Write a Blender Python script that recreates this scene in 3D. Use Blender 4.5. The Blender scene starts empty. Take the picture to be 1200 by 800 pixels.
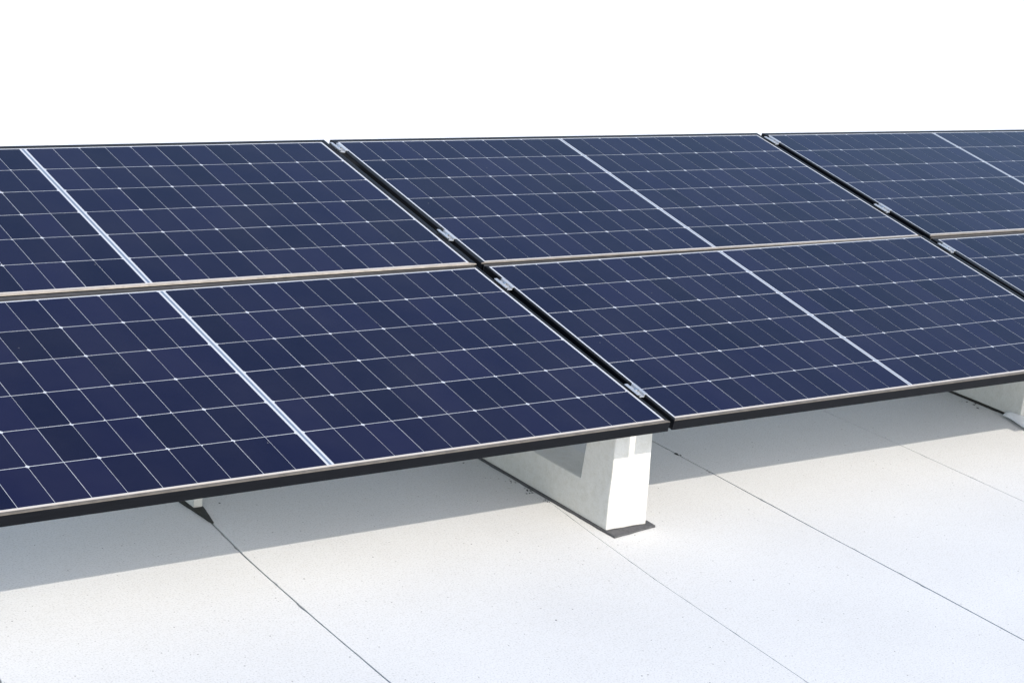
import bpy, bmesh, math, random
from mathutils import Vector, Matrix, noise
C = bpy.context.scene.collection
scene = bpy.context.scene
SC = 1.147                       # metres per survey unit
TILT = math.radians(11.0)
GZ = -0.7559799835               # roof level in survey metres (world z = 0)
EDGE_Y = -1.638998               # front lower edge of the array

# ------------------------------------------------------------------ helpers
def link(o, parent=None):
    C.objects.link(o)
    if parent: o.parent = parent
    return o
def mesh_obj(name, bm, mats, parent=None, smooth=False):
    me = bpy.data.meshes.new(name)
    bm.to_mesh(me); bm.free()
    for m in (mats if isinstance(mats, (list, tuple)) else [mats]): me.materials.append(m)
    if smooth:
        for p in me.polygons: p.use_smooth = True
    return link(bpy.data.objects.new(name, me), parent)
def tag(o, label=None, cat=None, group=None, kind=None):
    if label: o['label'] = label
    if cat: o['category'] = cat
    if group: o['group'] = group
    if kind: o['kind'] = kind
    return o
def empty(name, mat=None, loc=None):
    o = bpy.data.objects.new(name, None); o.empty_display_size = .1
    if mat is not None: o.matrix_world = mat
    if loc is not None: o.location = loc
    return link(o)
def box(bm, x0, x1, y0, y1, z0, z1):
    v = [bm.verts.new((x, y, z)) for z in (z0, z1) for y in (y0, y1) for x in (x0, x1)]
    for f in ((0,2,3,1),(4,5,7,6),(0,1,5,4),(2,6,7,3),(0,4,6,2),(1,3,7,5)):
        bm.faces.new([v[i] for i in f])
def prism(bm, pts, axis, lo, hi):
    """extrude a closed polygon (list of 2-D points) along x"""
    a = [bm.verts.new((lo, p[0], p[1])) for p in pts]
    b = [bm.verts.new((hi, p[0], p[1])) for p in pts]
    n = len(pts)
    for i in range(n):
        bm.faces.new((a[i], a[(i+1)%n], b[(i+1)%n], b[i]))
    bm.faces.new(a[::-1]); bm.faces.new(b)
    bmesh.ops.recalc_face_normals(bm, faces=bm.faces)
def cyl(bm, c, r, h, n=12):
    bmesh.ops.create_cone(bm, cap_ends=True, segments=n, radius1=r, radius2=r, depth=h,
                          matrix=Matrix.Translation((c[0], c[1], c[2]+h/2)))
def bevel(bm, w, seg=2, ang=30):
    es = [e for e in bm.edges if len(e.link_faces) == 2 and e.calc_face_angle(0) > math.radians(ang)]
    bmesh.ops.bevel(bm, geom=es, offset=w, segments=seg, affect='EDGES', profile=.6)

# ------------------------------------------------------------------ materials
def mat(name):
    m = bpy.data.materials.new(name); m.use_nodes = True
    nt = m.node_tree; b = nt.nodes['Principled BSDF']
    return m, nt, b
def N(nt, t, **kw):
    n = nt.nodes.new(t)
    for k, v in kw.items():
        if k in n.inputs: n.inputs[k].default_value = v
        else: setattr(n, k, v)
    return n
def ramp(nt, src, stops):
    r = N(nt, 'ShaderNodeValToRGB'); e = r.color_ramp.elements
    e[0].position, e[0].color = stops[0][0], (*stops[0][1], 1)
    e[1].position, e[1].color = stops[-1][0], (*stops[-1][1], 1)
    for p, c in stops[1:-1]:
        x = e.new(p); x.color = (*c, 1)
    nt.links.new(src, r.inputs[0]); return r
def mix(nt, fac, a, b, mode='MIX'):
    n = N(nt, 'ShaderNodeMix', data_type='RGBA', blend_type=mode)
    for sock, v in ((n.inputs[0], fac), (n.inputs[6], a), (n.inputs[7], b)):
        if hasattr(v, 'links'): nt.links.new(v, sock)
        else: sock.default_value = v if isinstance(v, (int, float)) else (*v, 1)
    return n.outputs[2]
def objco(nt): return N(nt, 'ShaderNodeTexCoord').outputs['Object']
def tex(nt, co, scale, detail=4, rough=.55, kind='ShaderNodeTexNoise'):
    n = N(nt, kind); n.inputs['Scale'].default_value = scale
    if kind == 'ShaderNodeTexNoise':
        n.inputs['Detail'].default_value = detail; n.inputs['Roughness'].default_value = rough
    nt.links.new(co, n.inputs['Vector']); return n

def m_concrete(name, base, amp, warm, pits=True, bump=.15, speck=.50):
    m, nt, b = mat(name); co = objco(nt); L = nt.links.new
    n1 = tex(nt, co, 1.1, 6, .62); n2 = tex(nt, co, 170, 4, .75); n3 = tex(nt, co, 34, 6, .75)
    lo = tuple(c*(1-amp) for c in base); hi = tuple(min(.95, c*(1+amp)) for c in base)
    r1 = ramp(nt, n1.outputs['Fac'], [(.3, lo), (.7, hi)])
    r2 = ramp(nt, n2.outputs['Fac'], [(.30, (speck, speck, speck*.99)), (.47, (.98, .98, .98)), (.75, (1.07, 1.07, 1.07))])
    c = mix(nt, .75, r1.outputs[0], r2.outputs[0], 'MULTIPLY')
    r3 = ramp(nt, n3.outputs['Fac'], [(.3, warm), (.55, (1, 1, 1))])
    c = mix(nt, .7, c, r3.outputs[0], 'MULTIPLY')
    if pits:
        v = tex(nt, co, 46, kind='ShaderNodeTexVoronoi')
        n4 = tex(nt, co, 9, 2)
        thr = N(nt, 'ShaderNodeMath', operation='MULTIPLY'); L(n4.outputs['Fac'], thr.inputs[0]); thr.inputs[1].default_value = .20
        lt = N(nt, 'ShaderNodeMath', operation='LESS_THAN'); L(v.outputs['Distance'], lt.inputs[0]); L(thr.outputs[0], lt.inputs[1])
        sep = N(nt, 'ShaderNodeSeparateColor'); L(v.outputs['Color'], sep.inputs[0])
        g = N(nt, 'ShaderNodeMath', operation='GREATER_THAN'); L(sep.outputs[0], g.inputs[0]); g.inputs[1].default_value = .62
        f = N(nt, 'ShaderNodeMath', operation='MULTIPLY'); L(lt.outputs[0], f.inputs[0]); L(g.outputs[0], f.inputs[1])
        f2 = N(nt, 'ShaderNodeMath', operation='MULTIPLY'); L(f.outputs[0], f2.inputs[0]); L(sep.outputs[1], f2.inputs[1])
        c = mix(nt, f2.outputs[0], c, (.20, .19, .18))
    L(c, b.inputs['Base Color'])
    b.inputs['Roughness'].default_value = .85; b.inputs['Specular IOR Level'].default_value = .25
    bp = N(nt, 'ShaderNodeBump'); bp.inputs['Strength'].default_value = bump; bp.inputs['Distance'].default_value = .002
    L(n2.outputs['Fac'], bp.inputs['Height']); L(bp.outputs[0], b.inputs['Normal'])
    return m
M_SLAB = m_concrete('pale_concrete', (.672, .669, .660), .04, (.945, .935, .915))
M_BLOCK = m_concrete('white_painted_concrete', (.685, .68, .655), .05, (.86, .845, .80), pits=False, bump=.35, speck=.86)

def m_plain(name, col, rough, metal=0, nscale=40, namp=.15, spec=.5, bump=0):
    m, nt, b = mat(name); co = objco(nt)
    n = tex(nt, co, nscale, 5, .6)
    r = ramp(nt, n.outputs['Fac'], [(.25, tuple(c*(1-namp) for c in col)), (.75, tuple(min(1, c*(1+namp)) for c in col))])
    nt.links.new(r.outputs[0], b.inputs['Base Color'])
    b.inputs['Roughness'].default_value = rough; b.inputs['Metallic'].default_value = metal
    b.inputs['Specular IOR Level'].default_value = spec
    if bump:
        bp = N(nt, 'ShaderNodeBump'); bp.inputs['Strength'].default_value = bump; bp.inputs['Distance'].default_value = .003
        nt.links.new(n.outputs['Fac'], bp.inputs['Height']); nt.links.new(bp.outputs[0], b.inputs['Normal'])
    return m
M_BED = m_plain('dark_joint_bed', (.02, .02, .02), .95, namp=.4)
M_MEMB = m_plain('white_roof_membrane', (.86, .86, .86), .8, nscale=3, namp=.03, spec=.3)
M_RUBBER = m_plain('dark_rubber', (.085, .085, .09), .85, nscale=90, namp=.35, bump=.4)
M_BITUMEN = m_plain('black_bitumen', (.028, .028, .024), .9, nscale=60, namp=.5, bump=.5)
M_UNDER = m_plain('white_underside', (.82, .82, .82), .6, namp=.02)
M_SEAM = m_plain('grey_brown_gasket', (.075, .070, .066), .7, namp=.3, spec=.2)
M_BLACK = m_plain('matt_black_blocker', (.003, .003, .0035), .8, spec=.04)  # for the bars added below the panel gaps to block light
M_FLAP = m_plain('white_sheet_membrane', (.86, .87, .89), .5, nscale=15, namp=.05)
M_ALU = m_plain('bare_aluminium', (.52, .535, .56), .45, metal=.5, nscale=70, namp=.08)
M_BOLT = m_plain('stainless_bolt', (.62, .62, .62), .3, metal=1)
M_TAB = m_plain('tinned_ribbon', (.17, .215, .29), .5, metal=.1, namp=.1)

# frame: black anodised aluminium with a film of pale dust along its low rails
def m_frame():
    m, nt, b = mat('black_anodised_frame'); L = nt.links.new; co = objco(nt)
    n = tex(nt, co, 30, 5, .65); n2 = tex(nt, co, 6, 3)
    st = N(nt, 'ShaderNodeMapping'); st.inputs['Scale'].default_value = (4, 120, 120); L(co, st.inputs[0])
    n3 = tex(nt, st.outputs[0], 3, 4)
    r = ramp(nt, n3.outputs['Fac'], [(.3, (.0034, .0040, .0058)), (.7, (.0070, .0080, .0110))])
    a = N(nt, 'ShaderNodeAttribute', attribute_name='dust')
    f = N(nt, 'ShaderNodeMath', operation='MULTIPLY'); L(a.outputs['Fac'], f.inputs[0])
    r2 = ramp(nt, n.outputs['Fac'], [(.25, (.55,)*3), (.7, (1,)*3)]); L(r2.outputs[0], f.inputs[1])
    c = mix(nt, f.outputs[0], r.outputs[0], (.50, .44, .37))
    L(c, b.inputs['Base Color'])
    b.inputs['Roughness'].default_value = .42; b.inputs['Specular IOR Level'].default_value = .11
    return m
M_FRAME = m_frame()
# laminate below the glass: cells and white sheet both get a glossy clear coat
def coat(b, rough=.06):
    b.inputs['Coat Weight'].default_value = .8; b.inputs['Coat Roughness'].default_value = rough
    b.inputs['Coat IOR'].default_value = 1.27
def m_cells():
    m, nt, b = mat('blue_silicon_cells'); L = nt.links.new; co = objco(nt)
    a = N(nt, 'ShaderNodeAttribute', attribute_name='tint')
    c = ramp(nt, a.outputs['Fac'], [(0, (.0040, .0050, .0225)), (1, (.0086, .0092, .0360))]).outputs[0]
    n1 = tex(nt, co, 2.6, 5, .6); n2 = tex(nt, co, 420, 2, .6)
    dust = ramp(nt, n1.outputs['Fac'], [(.35, (.0,)*3), (.8, (.022,)*3)])
    grain = ramp(nt, n2.outputs['Fac'], [(.3, (.86,)*3), (.7, (1.14,)*3)])
    c = mix(nt, 1.0, c, grain.outputs[0], 'MULTIPLY')
    c = mix(nt, dust.outputs[0], c, (.36, .33, .30))
    # a few bird and dust specks
    v = tex(nt, co, 17, kind='ShaderNodeTexVoronoi')
    sp = N(nt, 'ShaderNodeSeparateColor'); L(v.outputs['Color'], sp.inputs[0])
    g = N(nt, 'ShaderNodeMath', operation='GREATER_THAN'); L(sp.outputs[0], g.inputs[0]); g.inputs[1].default_value = .93
    lt = N(nt, 'ShaderNodeMath', operation='LESS_THAN'); L(v.outputs['Distance'], lt.inputs[0]); lt.inputs[1].default_value = .035
    f = N(nt, 'ShaderNodeMath', operation='MULTIPLY'); L(g.outputs[0], f.inputs[0]); L(lt.outputs[0], f.inputs[1])
    f2 = N(nt, 'ShaderNodeMath', operation='MULTIPLY'); L(f.outputs[0], f2.inputs[0]); f2.inputs[1].default_value = .35
    c = mix(nt, f2.outputs[0], c, (.4, .38, .34))
    L(c, b.inputs['Base Color']); b.inputs['Roughness'].default_value = .5
    b.inputs['Specular IOR Level'].default_value = 0
    coat(b)
    rr = N(nt, 'ShaderNodeMapRange'); L(n1.outputs['Fac'], rr.inputs[0])
    rr.inputs[3].default_value = .05; rr.inputs[4].default_value = .14; L(rr.outputs[0], b.inputs['Coat Roughness'])
    return m
M_CELL = m_cells()
def m_sheet():
    m, nt, b = mat('white_backsheet'); L = nt.links.new; co = objco(nt)
    n = tex(nt, co, 25, 5, .65)
    a = N(nt, 'ShaderNodeAttribute', attribute_name='dust')
    f = N(nt, 'ShaderNodeMath', operation='MULTIPLY'); L(a.outputs['Fac'], f.inputs[0])
    r2 = ramp(nt, n.outputs['Fac'], [(.25, (.7,)*3), (.6, (1,)*3)]); L(r2.outputs[0], f.inputs[1])
    c = mix(nt, f.outputs[0], (.565, .58, .61), (.60, .51, .41))
    L(c, b.inputs['Base Color']); b.inputs['Roughness'].default_value = .55
    coat(b, .08)
    return m
M_SHEET = m_sheet()

# ------------------------------------------------------------------ solar panels
A12 = 1.07656928*SC; A11 = .98400243*SC; GAP = .05717611*SC
PVR = .97504636*SC; B = .47486255*SC
PANEL_POSE = {   # installer's tolerances: offset (m) and small rotation (rad) of each module in the array plane
 (0,0): ((-.00771, .00275, .00064),(-.00231,-.00451,-.0046)),
 (0,1): (( .00657,-.01229, .00137),( .00397, .00250, .0150)),
 (1,0): (( .00599, .00865,-.00208),(-.00118,-.00133,-.0072)),
 (1,1): ((-.00372, .01229,-.00124),( .00345,-.00249, .0020)),
 (2,0): ((-.00114,-.01140, .00131),(-.00331, .00087,-.00579)),
 (2,1): (( .0030,-.0110,-.0010),( .0020,-.0010,-.0020)),
}
DIVOFF = (0., -.0209*SC, -.0068*SC)
def rodrigues(r):
    v = Vector(r); return Matrix.Rotation(v.length, 3, v.normalized())
def pose(col, row):
    base = {0: -(A12+GAP/2), 1: A11+GAP/2, 2: 3*A11+1.5*GAP}[col]
    t, r = PANEL_POSE[(col, row)]
    loc = Vector((base, -row*PVR, 0)) + Vector(t)*SC
    T = Matrix.Rotation(TILT, 4, 'X')
    M = T @ (Matrix.Translation(loc) @ rodrigues(r).to_4x4())
    return Matrix.Translation((0, 0, -GZ)) @ M
FR_H = .035
def frame_mesh(a, b, lip_l, lip_r, lip_lo, lip_hi, d_lo, d_hi):
    """picture-frame extrusion: (outward share t, absolute inset, z, dust)"""
    prof = [(0, .0, -.004), (0, .0, .0012), (0, -.0006, .0018), (1, .0040, .0018), (1, .0024, .0014), (1, .0011, .0006), (1, .0003, -.0006), (1, 0, -.0022),
                (1, 0, -FR_H+.0010), (1, .0010, -FR_H), (0, .016, -FR_H), (0, .016, -FR_H+.002), (1, .0020, -FR_H+.002), (1, .0020, -.006), (0, 0, -.006)]
    bm = bmesh.new(); dl = bm.verts.layers.float.new('dust')
    rings = []
    for k, (sx, sy) in enumerate(((-1,-1),(1,-1),(1,1),(-1,1))):
        lx = lip_l if sx < 0 else lip_r; ly = lip_lo if sy < 0 else lip_hi
        ring = []
        for t, ins, z in prof:
            x = sx*(a + t*lx - ins); y = sy*(b + t*ly - ins)
            ring.append(bm.verts.new((x, y, z)))
        rings.append(ring)
    n = len(prof)
    for k in range(4):
        r0, r1 = rings[k], rings[(k+1) % 4]
        for i in range(n):
            bm.faces.new((r0[i], r1[i], r1[(i+1) % n], r0[(i+1) % n]))
    bmesh.ops.recalc_face_normals(bm, faces=bm.faces)
    # split so that the dust stays on the low and high rails
    fl = bm.faces.layers.float.new('dust_f')
    dustloop = bm.loops.layers.float_color.new('dust')
    bm.verts.layers.float.remove(dl)
    for f in bm.faces:
        c = f.calc_center_median(); f.smooth = False
        d = 0.
        if f.normal.z > .2 and abs(c.x) < a*.5: d = d_lo if c.y < 0 else d_hi
        elif f.normal.z > .2: d = .02
        for l in f.loops: l[dustloop] = (d, d, d, 1)
    bm.faces.layers.float.remove(bm.faces.layers.float['dust_f'])
    return bm
ML_HI, ML_LO, ML_S = .007, .0115, .009     # white margins round the cells
def sheet_mesh(a, b):
    bm = bmesh.new(); lay = bm.loops.layers.float_color.new('dust')
    z, zb = -.0003, -.0052
    ys = [-b+.0002, -b+.0085, -b+.0125, 0, b-.0002]; dv = [1., .9, 0., 0., 0.]
    xs = (-a+.0002, a-.0002)
    top = [[bm.verts.new((x, y, z)) for x in xs] for y in ys]
    for i in range(len(ys)-1):
        f = bm.faces.new((top[i][0], top[i][1], top[i+1][1], top[i+1][0]))
        for l, d in zip(f.loops, (dv[i], dv[i], dv[i+1], dv[i+1])): l[lay] = (d, d, d, 1)
    bot = [bm.verts.new((x, y, zb)) for y in (ys[0], ys[-1]) for x in xs]
    bm.faces.new((bot[0], bot[2], bot[3], bot[1])).material_index = 1
    return bm
def cells_mesh(a, b, half, div, rnd):
    """6 rows x 2*half chamfered half cells"""
    bm = bmesh.new(); lay = bm.loops.layers.float_color.new('tint')
    z = .0000
    y0, y1 = -b+ML_LO, b-ML_HI
    ph = (y1-y0)/6; gy = .0024; gx = .0014; ch = .0060; mid = .0122 if half == 12 else .0092
    for side in (-1, 1):
        span = (a - ML_S - mid) - side*div
        pw = span/half
        for k in range(half):
            for r in range(6):
                flip = rnd.random() < .07
                inner = (k % 2 == 0) ^ flip
                xa = mid + k*pw + (gx/2 if k else 0); xb = mid + (k+1)*pw - (gx/2 if k < half-1 else 0)
                jx = rnd.uniform(-.00022, .00022); jy = rnd.uniform(-.0002, .0002)
                if 0 < k < half-1: xa += jx; xb += jx
                ya = y0 + r*ph + (gy/2 if r else 0); yb = y0 + (r+1)*ph - (gy/2 if r < 5 else 0)
                if 0 < r < 5: ya += jy; yb += jy
                if inner: pts = [(xa+ch, ya), (xb, ya), (xb, yb), (xa+ch, yb), (xa, yb-ch), (xa, ya+ch)]
                else:     pts = [(xa, ya), (xb-ch, ya), (xb, ya+ch), (xb, yb-ch), (xb-ch, yb), (xa, yb)]
                if r == 0: pts = [(xa if x == xa+ch and y == ya else (xb if x == xb-ch and y == ya else x), ya if y == ya+ch else y) for x, y in pts]
                q = []
                for p in pts:
                    p = (div + side*p[0], p[1])
                    if not q or (abs(p[0]-q[-1][0])+abs(p[1]-q[-1][1])) > 1e-7: q.append(p)
                if abs(q[0][0]-q[-1][0])+abs(q[0][1]-q[-1][1]) < 1e-7: q.pop()
                pts = q
                if side < 0: pts = pts[::-1]
                f = bm.faces.new([bm.verts.new((x, y, z)) for x, y in pts])
                t = min(1, max(0, rnd.gauss(.5, .30)))
                for l in f.loops: l[lay] = (t, t, t, 1)
    return bm
def ribbon_mesh(b, div, w):
    bm = bmesh.new()
    v = [bm.verts.new((div+x, y, .0001)) for x, y in ((-w, -b+ML_LO), (w, -b+ML_LO), (w, b-ML_HI), (-w, b-ML_HI))]
    bm.faces.new(v); return bm
PANEL_LABEL = {
 (0,0): 'dark blue solar panel in the upper row, leftmost, left of the clamped gap',
 (0,1): 'large dark blue solar panel in the lower left corner, nearest, dusty lower edge',
 (1,0): 'blue solar panel in the middle of the upper row between the two black gaps',
 (1,1): 'blue solar panel in the lower row, right of the white block standing in the sun',
 (2,0): 'paler blue solar panel at the far right end of the upper row',
 (2,1): 'blue solar panel at the right edge, lower row, only a narrow corner showing',
}
LIP_R = {(0,0): .0215, (0,1): .0115, (1,0): .016, (1,1): .0215, (2,0): .0215, (2,1): .0215}
LIP_Y = {(0,0): (.0115, .021), (0,1): (.0125, .0105), (1,0): (.0085, .021), (1,1): (.0125, .0060), (2,0): (.0115, .021), (2,1): (.0125, .0105)}
LIP_L = {(0,0): .0215, (0,1): .0215, (1,0): .0205, (1,1): .0115, (2,0): .016, (2,1): .0255}
def make_panel(col, row):
    rnd = random.Random(10*col+row+3)
    a, half = (A12, 12) if col == 0 else (A11, 11)
    root = empty('solar_panel', pose(col, row))
    tag(root, PANEL_LABEL[(col, row)], 'solar panel', 'solar panels tilted in two rows on the roof')
    fr = mesh_obj('frame', frame_mesh(a, B, LIP_L[(col, row)], LIP_R[(col, row)], *LIP_Y[(col, row)], .95 if (col, row) == (0, 0) else .48 if row == 0 else .32, .03 if row == 0 else .12), M_FRAME, root)
    mesh_obj('backsheet', sheet_mesh(a, B), [M_SHEET, M_UNDER], root)
    mesh_obj('solar_cells', cells_mesh(a, B, half, DIVOFF[col], rnd), M_CELL, root)
    mesh_obj('ribbon', ribbon_mesh(B, DIVOFF[col], .0040 if col == 0 else .0024), M_TAB, root)
    bm = bmesh.new(); box(bm, -.06, .06, B-.20, B-.10, -.022, -.0054); bevel(bm, .003)
    mesh_obj('junction_box', bm, M_RUBBER, root)
    return root
panels = {k: make_panel(*k) for k in PANEL_POSE}
bpy.context.view_layer.update()

# ------------------------------------------------------------------ clamps in the gaps
def clamp_plate():
    bm = bmesh.new()
    w, L_ = .022, .036
    # hat profile across the gap, extruded along it, two short fingers at each end
    prof = [(-w, .0000), (-w, .0030), (-.0085, .0030), (-.0085, -.0060), (.0085, -.0060), (.0085, .0030), (w, .0030), (w, .0000),
            (.0110, .0000), (.0110, -.0090), (-.0110, -.0090), (-.0110, .0000)]
    a = [bm.verts.new((p[0], -L_, p[1])) for p in prof]; b_ = [bm.verts.new((p[0], L_, p[1])) for p in prof]
    n = len(prof)
    for i in range(n): bm.faces.new((a[i], a[(i+1) % n], b_[(i+1) % n], b_[i]))
    bm.faces.new(a[::-1]); bm.faces.new(b_)
    bmesh.ops.recalc_face_normals(bm, faces=bm.faces)
    bevel(bm, .0008, 1, 40)
    return bm
def clamp_bolt():
    bm = bmesh.new(); cyl(bm, (0, 0, -.006), .0070, .0085, 6); cyl(bm, (0, 0, -.060), .0035, .054, 10); return bm
cl_me = None
def gap_mid(g, vy):
    """centre of the gap g at plane coordinate vy, plus height of the higher frame"""
    row = 0 if vy > -.5*PVR else 1
    pl, prr = panels[(g, row)], panels[(g+1, row)]
    al = A12 if g == 0 else A11
    def edge(root, x):
        # world point on panel side x where plane-v equals vy
        best = None
        for i in range(401):
            y = -B + 2*B*i/400
            p = root.matrix_world @ Vector((x, y, .0018))
            q = p + Vector((0, 0, GZ))
            v = q.y*math.cos(TILT) + q.z*math.sin(TILT)
            if best is None or abs(v-vy) < best[0]: best = (abs(v-vy), p)
        return best[1]
    p1, p2 = edge(pl, al+LIP_R[(g, row)]), edge(prr, -(A11+LIP_L[(g+1, row)]))
    return p1, p2
CL = [(0, .418, 'silver clamp at the top end of the left gap between panels'),
      (0, -.283, 'silver clamp in the left gap just above the row seam'),
      (0, -.618, 'silver clamp in the left gap just below the row seam'),
      (0, -1.284, 'silver clamp in the left gap nearest the sunlit white block'),
      (1, .411, 'silver clamp at the top end of the right gap, near the skyline'),
      (1, -.244, 'small silver clamp in the right gap just above the row seam'),
      (1, -.591, 'small silver clamp in the right gap just below the row seam')]
proto = None
for g, v, lab in CL:
    p1, p2 = gap_mid(g, v*SC)
    w = (p2-p1); roll = math.atan2(w.z, w.x)
    mid = (p1+p2)/2
    Mx = Matrix.Translation(mid + Vector((0, 0, .003 + abs(w.z)*.5))) @ Matrix.Rotation(TILT, 4, 'X') @ Matrix.Rotation(-roll*.5, 4, 'Y')
    r = empty('panel_clamp', Mx); tag(r, lab, 'clamp', 'clamps holding the panel edges')
    if proto is None:
        proto = (mesh_obj('clamp_plate', clamp_plate(), M_ALU, r), mesh_obj('bolt', clamp_bolt(), M_BOLT, r))
    else:
        for q in proto:
            c = q.copy(); link(c, r)

# grey gasket strips closing the seam between the two rows
def seam(col, label):
    a = A12 if col == 0 else A11
    up, lo = panels[(col, 0)], panels[(col, 1)]
    yu, yl = -B-LIP_Y[(col, 0)][0], B+LIP_Y[(col, 1)][1]
    bm = bmesh.new(); rows = []
    org = (up.matrix_world @ Vector((0, yu, 0)))
    for i in range(25):
        x = (-a-.010) + (2*a+.020)*i/24
        p = up.matrix_world @ Vector((x, yu-.0006, -.0035)); q = lo.matrix_world @ Vector((x, yl+.0006, -.0035))
        w = (p-q)
        if w.dot(Vector((0, 1, 0))) < .0012: q = p - Vector((0, .0012, 0))
        rows.append([bm.verts.new(v-org) for v in (p, p.lerp(q, .35)+Vector((0, 0, .0012)), q, q-Vector((0, 0, .02)), p-Vector((0, 0, .02)))])
    for i in range(24):
        for j in range(5):
            bm.faces.new((rows[i][j], rows[i+1][j], rows[i+1][(j+1) % 5], rows[i][(j+1) % 5]))
    bm.faces.new(rows[0]); bm.faces.new(rows[-1][::-1])
    bmesh.ops.recalc_face_normals(bm, faces=bm.faces)
    o = mesh_obj('seam_gasket', bm, M_SEAM); o.location = org
    tag(o, label, 'seam strip', 'strips between the upper and lower panel rows')
seam(0, 'grey brown strip in the row seam left of the first black gap')
seam(1, 'thin grey strip in the row seam between the two black gaps')
seam(2, 'thin grey strip in the row seam right of the second black gap')

# ------------------------------------------------------------------ concrete supports (s = distance behind the front edge)
def under(x, y):
    """lowest panel underside above a roof point"""
    zs = []
    for k, root in panels.items():
        inv = root.matrix_world.inverted()
        a = A12 if k[0] == 0 else A11
        o = inv @ Vector((x, y, 0)); d = inv.to_3x3() @ Vector((0, 0, 1))
        t = (-FR_H - o.z)/d.z; p = o + d*t
        if abs(p.x) < a+.03 and abs(p.y) < B+.03: zs.append(t)
    return min(zs) if zs else None
def rough_up(bm, amp, seed, scale=6):
    for v in bm.verts:
        d = noise.noise_vector(v.co*scale + Vector((seed, 3*seed, 0)))
        v.co += d*amp
def top_line(xa, xb, s):
    y = EDGE_Y+s
    zs = [u for u in (under(x, y+dy) for x in (xa+.002, (xa+xb)/2-.04, (xa+xb)/2+.04, xb-.002) for dy in (0, .02, -.02)) if u is not None]
    return min(zs) if zs else None
BLOCKER_H = .040
def support_block(xa, xb, s0, s1, label, with_window=True):
    root = empty('support_block', loc=((xa+xb)/2, EDGE_Y+s0, .008))
    tag(root, label, 'concrete block', 'white concrete blocks carrying the panels')
    gap = .003
    # straight top under both rows, kept below every frame it meets
    ss = [s0+.01+i*(s1-s0-.02)/30 for i in range(31)]
    tt = [(s, top_line(xa, xb, s)) for s in ss]; tt = [(s, t) for s, t in tt if t]
    sl = math.tan(TILT); c0 = min(t - sl*s for s, t in tt)
    top = lambda s: c0 + sl*s - gap - .008 - BLOCKER_H
    Y = lambda s: s-s0
    h = .124
    pts = [(Y(s0), 0), (Y(s1), 0), (Y(s1), top(s1)), (Y(s1-.17), top(s1-.17)), (Y(s1-.165), h), (Y(s0+.160), h), (Y(s0+.145), top(s0+.145)), (Y(s0)+.011, top(s0))]
    bm = bmesh.new(); prism(bm, pts, 'x', -(xb-xa)/2, (xb-xa)/2)
    bmesh.ops.triangulate(bm, faces=[f for f in bm.faces if len(f.verts) > 4])
    bevel(bm, .004, 2, 25)
    long_e = [e for e in bm.edges if e.calc_length() > .08]
    bmesh.ops.subdivide_edges(bm, edges=long_e, cuts=6, use_grid_fill=True)
    for v in bm.verts:
        if v.co.x > 0: v.co.x -= .05*v.co.z
    rough_up(bm, .0022, s0*7+xa, 22)
    body = mesh_obj('block_body', bm, M_BLOCK, root)
    return root
support_block(-.066, .104, .167, 2.06, 'white concrete block with open window standing under the left gap, front face in sun')
support_block(2.441, 2.62, .532, 2.06, 'white concrete block cut off by the right edge, curled white strip at its foot')

# black bars added under the two gaps to stop light and keep them dark
def blocker(xc, w, s0, s1, label):
    root_y = EDGE_Y+s0
    sl = math.tan(TILT)
    c0 = min(t - sl*s for s, t in ((s, top_line(xc-w/2, xc+w/2, s)) for s in [s0+.01+i*(s1-s0-.02)/30 for i in range(31)]) if t)
    z = lambda s: c0 + sl*s - .0015
    bm = bmesh.new()
    prism(bm, [(0, z(s0)-BLOCKER_H-.0005), (s1-s0, z(s1)-BLOCKER_H-.0005), (s1-s0, z(s1)), (0, z(s0))], 'x', -w/2, w/2)
    bevel(bm, .002, 1)
    o = mesh_obj('light_blocker', bm, M_BLACK); o.location = (xc, root_y, 0)
    tag(o, label, 'blocker')
blocker(.012, .085, .215, 2.06, 'added black gap-darkening rail at the bottom of the left gap, on the sunlit white block')
blocker(2.350, .100, .03, 2.10, 'added black gap-darkening rail at the bottom of the right gap between the panels')

def pad(name, outline, th, m, label, cat, z0=.0005, seed=1., group=None):
    cx = sum(p[0] for p in outline)/len(outline); cy = sum(p[1] for p in outline)/len(outline)
    bm = bmesh.new()
    # resample the outline so that its edge can be ragged
    P = []
    n = len(outline)
    for i in range(n):
        a, b_ = Vector(outline[i]), Vector(outline[(i+1) % n])
        k = max(1, int((b_-a).length/.02))
        for j in range(k): P.append(a.lerp(b_, j/k))
    top, bot = [], []
    for p in P:
        w = noise.noise_vector(Vector((p.x*30, p.y*30, seed)))*.0018
        top.append(bm.verts.new((p.x-cx+w.x, p.y-cy+w.y, z0+th+w.z*.5)))
        bot.append(bm.verts.new((p.x-cx+w.x*1.5, p.y-cy+w.y*1.5, z0)))
    for i in range(len(P)):
        j = (i+1) % len(P); bm.faces.new((bot[i], bot[j], top[j], top[i]))
    bm.faces.new(top); bm.faces.new(bot[::-1])
    bmesh.ops.triangulate(bm, faces=[f for f in bm.faces if len(f.verts) > 4])
    bmesh.ops.recalc_face_normals(bm, faces=bm.faces)
    o = mesh_obj(name, bm, m); o.location = (cx, cy, 0)
    return tag(o, label, cat, group)
Ey = EDGE_Y
pad('rubber_pad', [(-.0695, Ey+2.08), (-.0705, Ey+.18), (-.070, Ey+.158), (-.069, Ey+.117), (-.03, Ey+.122), (.129, Ey+.146), (.131, Ey+.190), (.118, Ey+.205), (.106, Ey+.21), (.106, Ey+2.08)],
    .007, M_RUBBER, 'dark grey rubber pad sticking out under the front of the sunlit white block', 'rubber pad', seed=2.)
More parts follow.
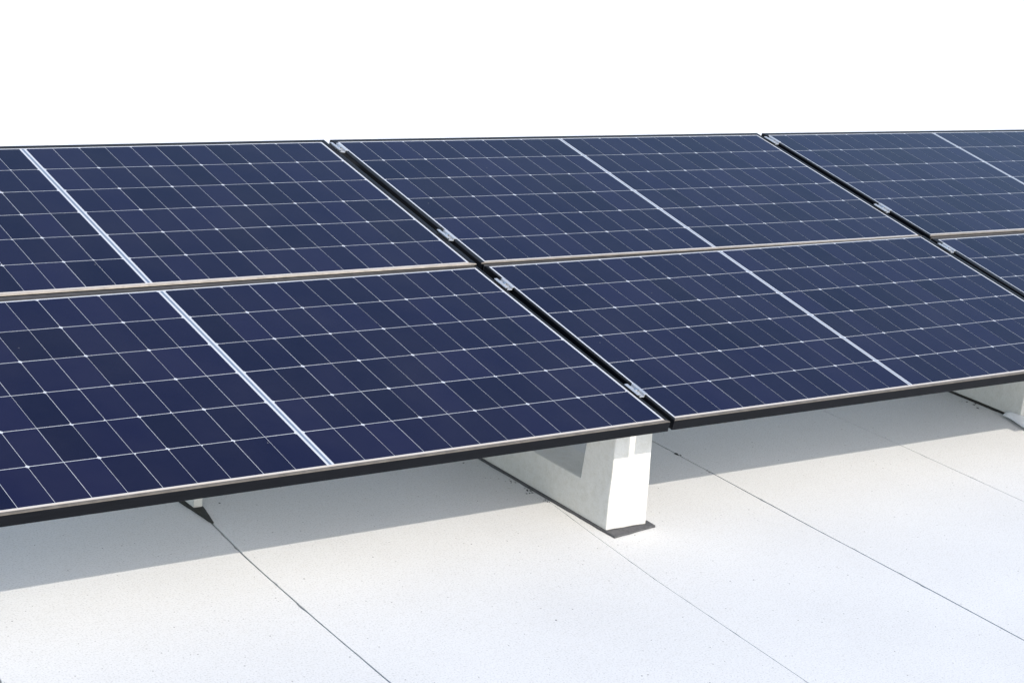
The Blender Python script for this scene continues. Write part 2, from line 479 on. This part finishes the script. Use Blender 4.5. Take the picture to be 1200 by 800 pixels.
pad('rubber_pad', [(2.440, Ey+2.08), (2.436, Ey+.60), (2.434, Ey+.455), (2.63, Ey+.47), (2.63, Ey+2.08)],
    .007, M_BITUMEN, 'thin black pad under the white block at the right edge', 'rubber pad', seed=5.)

# ------------------------------------------------------------------ narrow support foot under the left panel
def foot():   # a thin fin
    xa, xb, s0, s1 = -1.2385, -1.2085, .795, 1.22
    root = empty('narrow_support', loc=((xa+xb)/2, Ey+s0, .007))
    tag(root, 'narrow white support, only its base showing below the lower left panel', 'support')
    t0 = min(t for t in (top_line(xa, xb, s) - math.tan(TILT)*s for s in (s0+.01, (s0+s1)/2, s1-.01)))
    top = lambda s: t0 + math.tan(TILT)*s - .003 - .007
    bm = bmesh.new(); prism(bm, [(0, 0), (s1-s0, 0), (s1-s0, top(s1)), (.0, top(s0))], 'x', -(xb-xa)/2, (xb-xa)/2)
    bevel(bm, .003, 2)
    mesh_obj('support_fin', bm, M_BLOCK, root)
foot()
pad('rubber_pad', [(-1.248, Ey+1.24), (-1.250, Ey+.86), (-1.246, Ey+.76), (-1.240, Ey+.690), (-1.233, Ey+.668), (-1.226, Ey+.70), (-1.205, Ey+.79), (-1.199, Ey+1.24)],
    .0065, M_BITUMEN, 'pointed black bitumen wedge in front of the narrow white support', 'rubber pad', seed=8.)

# curled piece of white membrane lying at the foot of the right block
def flap():
    bm = bmesh.new()
    nx, ny = 10, 6; g = []
    # long strip running away to the right, its left end bent up
    left = ((2.398, .590, .011), (2.380, .52, .013), (2.352, .43, .014), (2.315, .31, .012))
    right = ((2.4375, .588, .024), (2.4385, .54, .024), (2.466, .44, .022), (2.50, .30, .016))
    def at(P, t):
        k = min(len(P)-2, int(t*(len(P)-1))); f = t*(len(P)-1)-k
        return Vector(P[k]).lerp(Vector(P[k+1]), f)
    for i in range(nx+1):
        t = i/nx; row = []
        A, B_ = at(left, t), at(right, t)
        for j in range(ny+1):
            u = j/ny; p = A.lerp(B_, u)
            z = p.z + .006*math.sin(math.pi*u)*(1-.5*t) + .002*math.sin(7*t)
            row.append(bm.verts.new((p.x-2.5, p.y-.5, z)))
        g.append(row)
    for i in range(nx):
        for j in range(ny): bm.faces.new((g[i][j], g[i+1][j], g[i+1][j+1], g[i][j+1]))
    bmesh.ops.recalc_face_normals(bm, faces=bm.faces)
    ext = bmesh.ops.solidify(bm, geom=bm.faces[:], thickness=.003)
    o = mesh_obj('membrane_flap', bm, M_FLAP, smooth=True); o.location = (2.5, Ey+.5, 0)
    tag(o, 'curled white strip of sheet lying at the foot of the right block', 'membrane strip')
flap()

# ------------------------------------------------------------------ the roof
# bays of pale concrete with open joints; a joint is given as (x at y = -4, x at y = 0, width, roughness)
def joint_x(pts, y):
    pts = sorted(pts, key=lambda p: p[0])
    if y <= pts[0][0]:
        (ya, xa), (yb, xb) = pts[0], pts[1]
    elif y >= pts[-1][0]:
        (ya, xa), (yb, xb) = pts[-2], pts[-1]
    else:
        for i in range(len(pts)-1):
            if pts[i][0] <= y <= pts[i+1][0]: (ya, xa), (yb, xb) = pts[i], pts[i+1]; break
    return xa + (xb-xa)*(y-ya)/(yb-ya)
JOINTS = [
 ([(-4, -5.1), (2, -4.6)], .004, .001), ([(-4, -4.25), (2, -3.75)], .004, .001), ([(-4, -3.3), (2, -2.85)], .003, .001),
 ([(-4, -2.38), (2, -1.98)], .004, .001),
 ([(-4, -1.45), (-2.114, -1.309), (-1.704, -1.293), (-1.367, -1.274), (-1.223, -1.264), (-1.068, -1.247), (-.95, -1.234), (2, -1.16)], .0050, .0007),
 ([(-4, -.34), (-2.577, -.215), (-1.846, -.159), (-1.48, -.116), (-1.198, -.078), (2, -.05)], .0018, .0003),
 ([(-4, .62), (-2.631, .644), (-2.269, .656), (-1.668, .668), (-1.228, .684), (-.791, .698), (2, .74)], .0056, .0007),
 ([(-4, 1.60), (-1.787, 1.654), (-1.122, 1.665), (-.729, 1.664), (2, 1.69)], .0034, .0006),
 ([(-4, 2.62), (2, 2.68)], .004, .001), ([(-4, 3.6), (2, 3.66)], .004, .001), ([(-4, 4.6), (2, 4.62)], .004, .001), ([(-4, 5.6), (2, 5.6)], .004, .001)]
Y0, Y1 = -7.0, 1.7
def roof():
    bm = bmesh.new()
    rnd = random.Random(4)
    ys = [Y0]
    while ys[-1] < Y1:
        ys.append(ys[-1] + (.018 if -3.1 < ys[-1] < 0 else .2))
    ys[-1] = Y1
    def edge(j, side, y, seed):
        pts, w, r = JOINTS[j]
        e = side*w/2
        n1 = noise.noise(Vector((y*9, seed, 0)))*.0008
        n2 = noise.noise(Vector((y*55, seed*2+side, 3)))*r*.7
        chip = max(0, noise.noise(Vector((y*21, seed*3+side*5, 7)))-.42)*.022*(r/.0012)
        wid = 1+.45*noise.noise(Vector((y*2.3, seed, 9)))
        return joint_x(pts, y) + n1*(r/.0012) + e*wid + n2 + side*chip
    edges = []
    for j in range(len(JOINTS)):
        edges.append(([edge(j, -1, y, j*1.7) for y in ys], [edge(j, 1, y, j*1.7) for y in ys]))
    bays = [([-8.0]*len(ys), edges[0][0])] + [(edges[j][1], edges[j+1][0]) for j in range(len(JOINTS)-1)] + [(edges[-1][1], [8.5]*len(ys))]
    for k, (L_, R_) in enumerate(bays):
        h = 0.0
        def strip(sgn, X):
            prev = None
            for i, y in enumerate(ys):
                inn = .0008
                v = (bm.verts.new((X[i]+sgn*inn, y, 0)), bm.verts.new((X[i], y, -inn)), bm.verts.new((X[i], y, -.05)))
                if prev:
                    for q in range(2):
                        f = bm.faces.new((prev[q], v[q], v[q+1], prev[q+1]))
                yield v[0]
                prev = v
        lv = list(strip(1, L_)); rv = list(strip(-1, R_))
        for i in range(len(ys)-1):
            bm.faces.new((lv[i], rv[i], rv[i+1], lv[i+1]))
    bmesh.ops.recalc_face_normals(bm, faces=bm.faces)
    for f in bm.faces:
        if abs(f.normal.z) > .9 and f.normal.z < 0: f.normal_flip()
    # dark bed seen through the joints
    b4 = [bm.verts.new(p) for p in ((-8, Y0, -.035), (8.5, Y0, -.035), (8.5, Y1, -.035), (-8, Y1, -.035))]
    f = bm.faces.new(b4); f.material_index = 1
    o = mesh_obj('concrete_pavement', bm, [M_SLAB, M_BED]); tag(o, kind='structure')
    # edge of the paving and the white membrane all round it, out to the horizon
    bm = bmesh.new()
    v = [bm.verts.new(p) for p in ((-900, -900, -.06), (900, -900, -.06), (900, 900, -.06), (-900, 900, -.06))]
    bm.faces.new(v)
    o = mesh_obj('roof_membrane', bm, M_MEMB); tag(o, kind='structure')
    bm = bmesh.new()
    box(bm, -8.05, 8.55, Y1+.002, Y1+.06, -.06, .004); box(bm, -8.05, 8.55, Y0-.06, Y0-.002, -.06, .004)
    box(bm, -8.06, -8.002, Y0, Y1, -.06, .004); box(bm, 8.502, 8.56, Y0, Y1, -.06, .004)
    o = mesh_obj('kerb', bm, M_SLAB); tag(o, kind='structure')
roof()

# bits of dirt caught along the blocks and in the joints
def dirt():
    rnd = random.Random(11); bm = bmesh.new()
    def clump(x, y, n, sp, r):
        for _ in range(n):
            q = r*rnd.uniform(.4, 1.)
            m = Matrix.Translation((x+rnd.gauss(0, sp), y+rnd.gauss(0, sp*1.6), .001)) @ Matrix.Rotation(rnd.uniform(0, 6), 4, 'Z') @ Matrix.Diagonal((q*rnd.uniform(.8, 2), q, q*.35, 1))
            bmesh.ops.create_icosphere(bm, subdivisions=1, radius=1, matrix=m)
    clump(-.088, EDGE_Y+.56, 12, .009, .0045); clump(-.086, EDGE_Y+.47, 8, .008, .003); clump(-.090, EDGE_Y+.66, 6, .008, .003)
    clump(-.13, EDGE_Y+.95, 7, .02, .003); clump(-.25, EDGE_Y+1.05, 10, .03, .0022)
    clump(.692, -.95, 7, .005, .0045); clump(.684, -1.13, 4, .006, .003)
    clump(2.405, EDGE_Y+.74, 4, .012, .005); clump(2.395, EDGE_Y+.85, 2, .016, .004)
    for _ in range(16):
        clump(rnd.uniform(-2.2, 2.8), rnd.uniform(-2.8, -.6), 1, .0, rnd.uniform(.0012, .0026))
    o = mesh_obj('dirt', bm, M_BITUMEN); tag(o, kind='stuff')
dirt()

# ------------------------------------------------------------------ light
SUN_EL = math.radians(41.2); SUN_AZ = math.radians(0.0)   # azimuth measured from -y towards +x
world = bpy.data.worlds.new('World'); scene.world = world; world.use_nodes = True
nt = world.node_tree; bg = nt.nodes['Background']
sky = nt.nodes.new('ShaderNodeTexSky'); sky.sky_type = 'NISHITA'; sky.sun_disc = False
sky.sun_elevation = SUN_EL; sky.sun_rotation = math.radians(180) - SUN_AZ
sky.air_density = 1.25; sky.dust_density = 1.4; sky.ozone_density = 1.0
nt.links.new(sky.outputs[0], bg.inputs[0]); bg.inputs[1].default_value = .15
ld = bpy.data.lights.new('sun', 'SUN'); ld.energy = 2.0; ld.angle = math.radians(.53); ld.color = (1, .925, .82)
sun = bpy.data.objects.new('sun', ld); link(sun)
d = Vector((math.sin(SUN_AZ)*math.cos(SUN_EL), -math.cos(SUN_AZ)*math.cos(SUN_EL), math.sin(SUN_EL)))
sun.rotation_euler = d.to_track_quat('Z', 'Y').to_euler(); sun.location = d*30

# ------------------------------------------------------------------ camera
cam = bpy.data.cameras.new('camera'); co = bpy.data.objects.new('camera', cam); link(co)
Wx, Wy, Wz = Vector((.8041463744, -.5836313842, .1127963469)), Vector((-.0753583573, -.2883165952, -.9545651675)), Vector((.5896352486, .7591099712, -.2758302471))
R = Matrix((Wx, -Wy, -Wz)).transposed().to_4x4()
co.matrix_world = Matrix.Translation((-4.06261395, -6.00442081, 1.58185861-GZ)) @ R
cam.sensor_width = 36; cam.lens = 36*2314.034/1200
cam.clip_start = .05; cam.clip_end = 3000
scene.camera = co
scene.view_settings.view_transform = 'Standard'; scene.view_settings.look = 'None'
scene.view_settings.gamma = 1; scene.view_settings.exposure = .67
scene.render.resolution_x = 1024; scene.render.resolution_y = 682
scene.cycles.max_bounces = 8
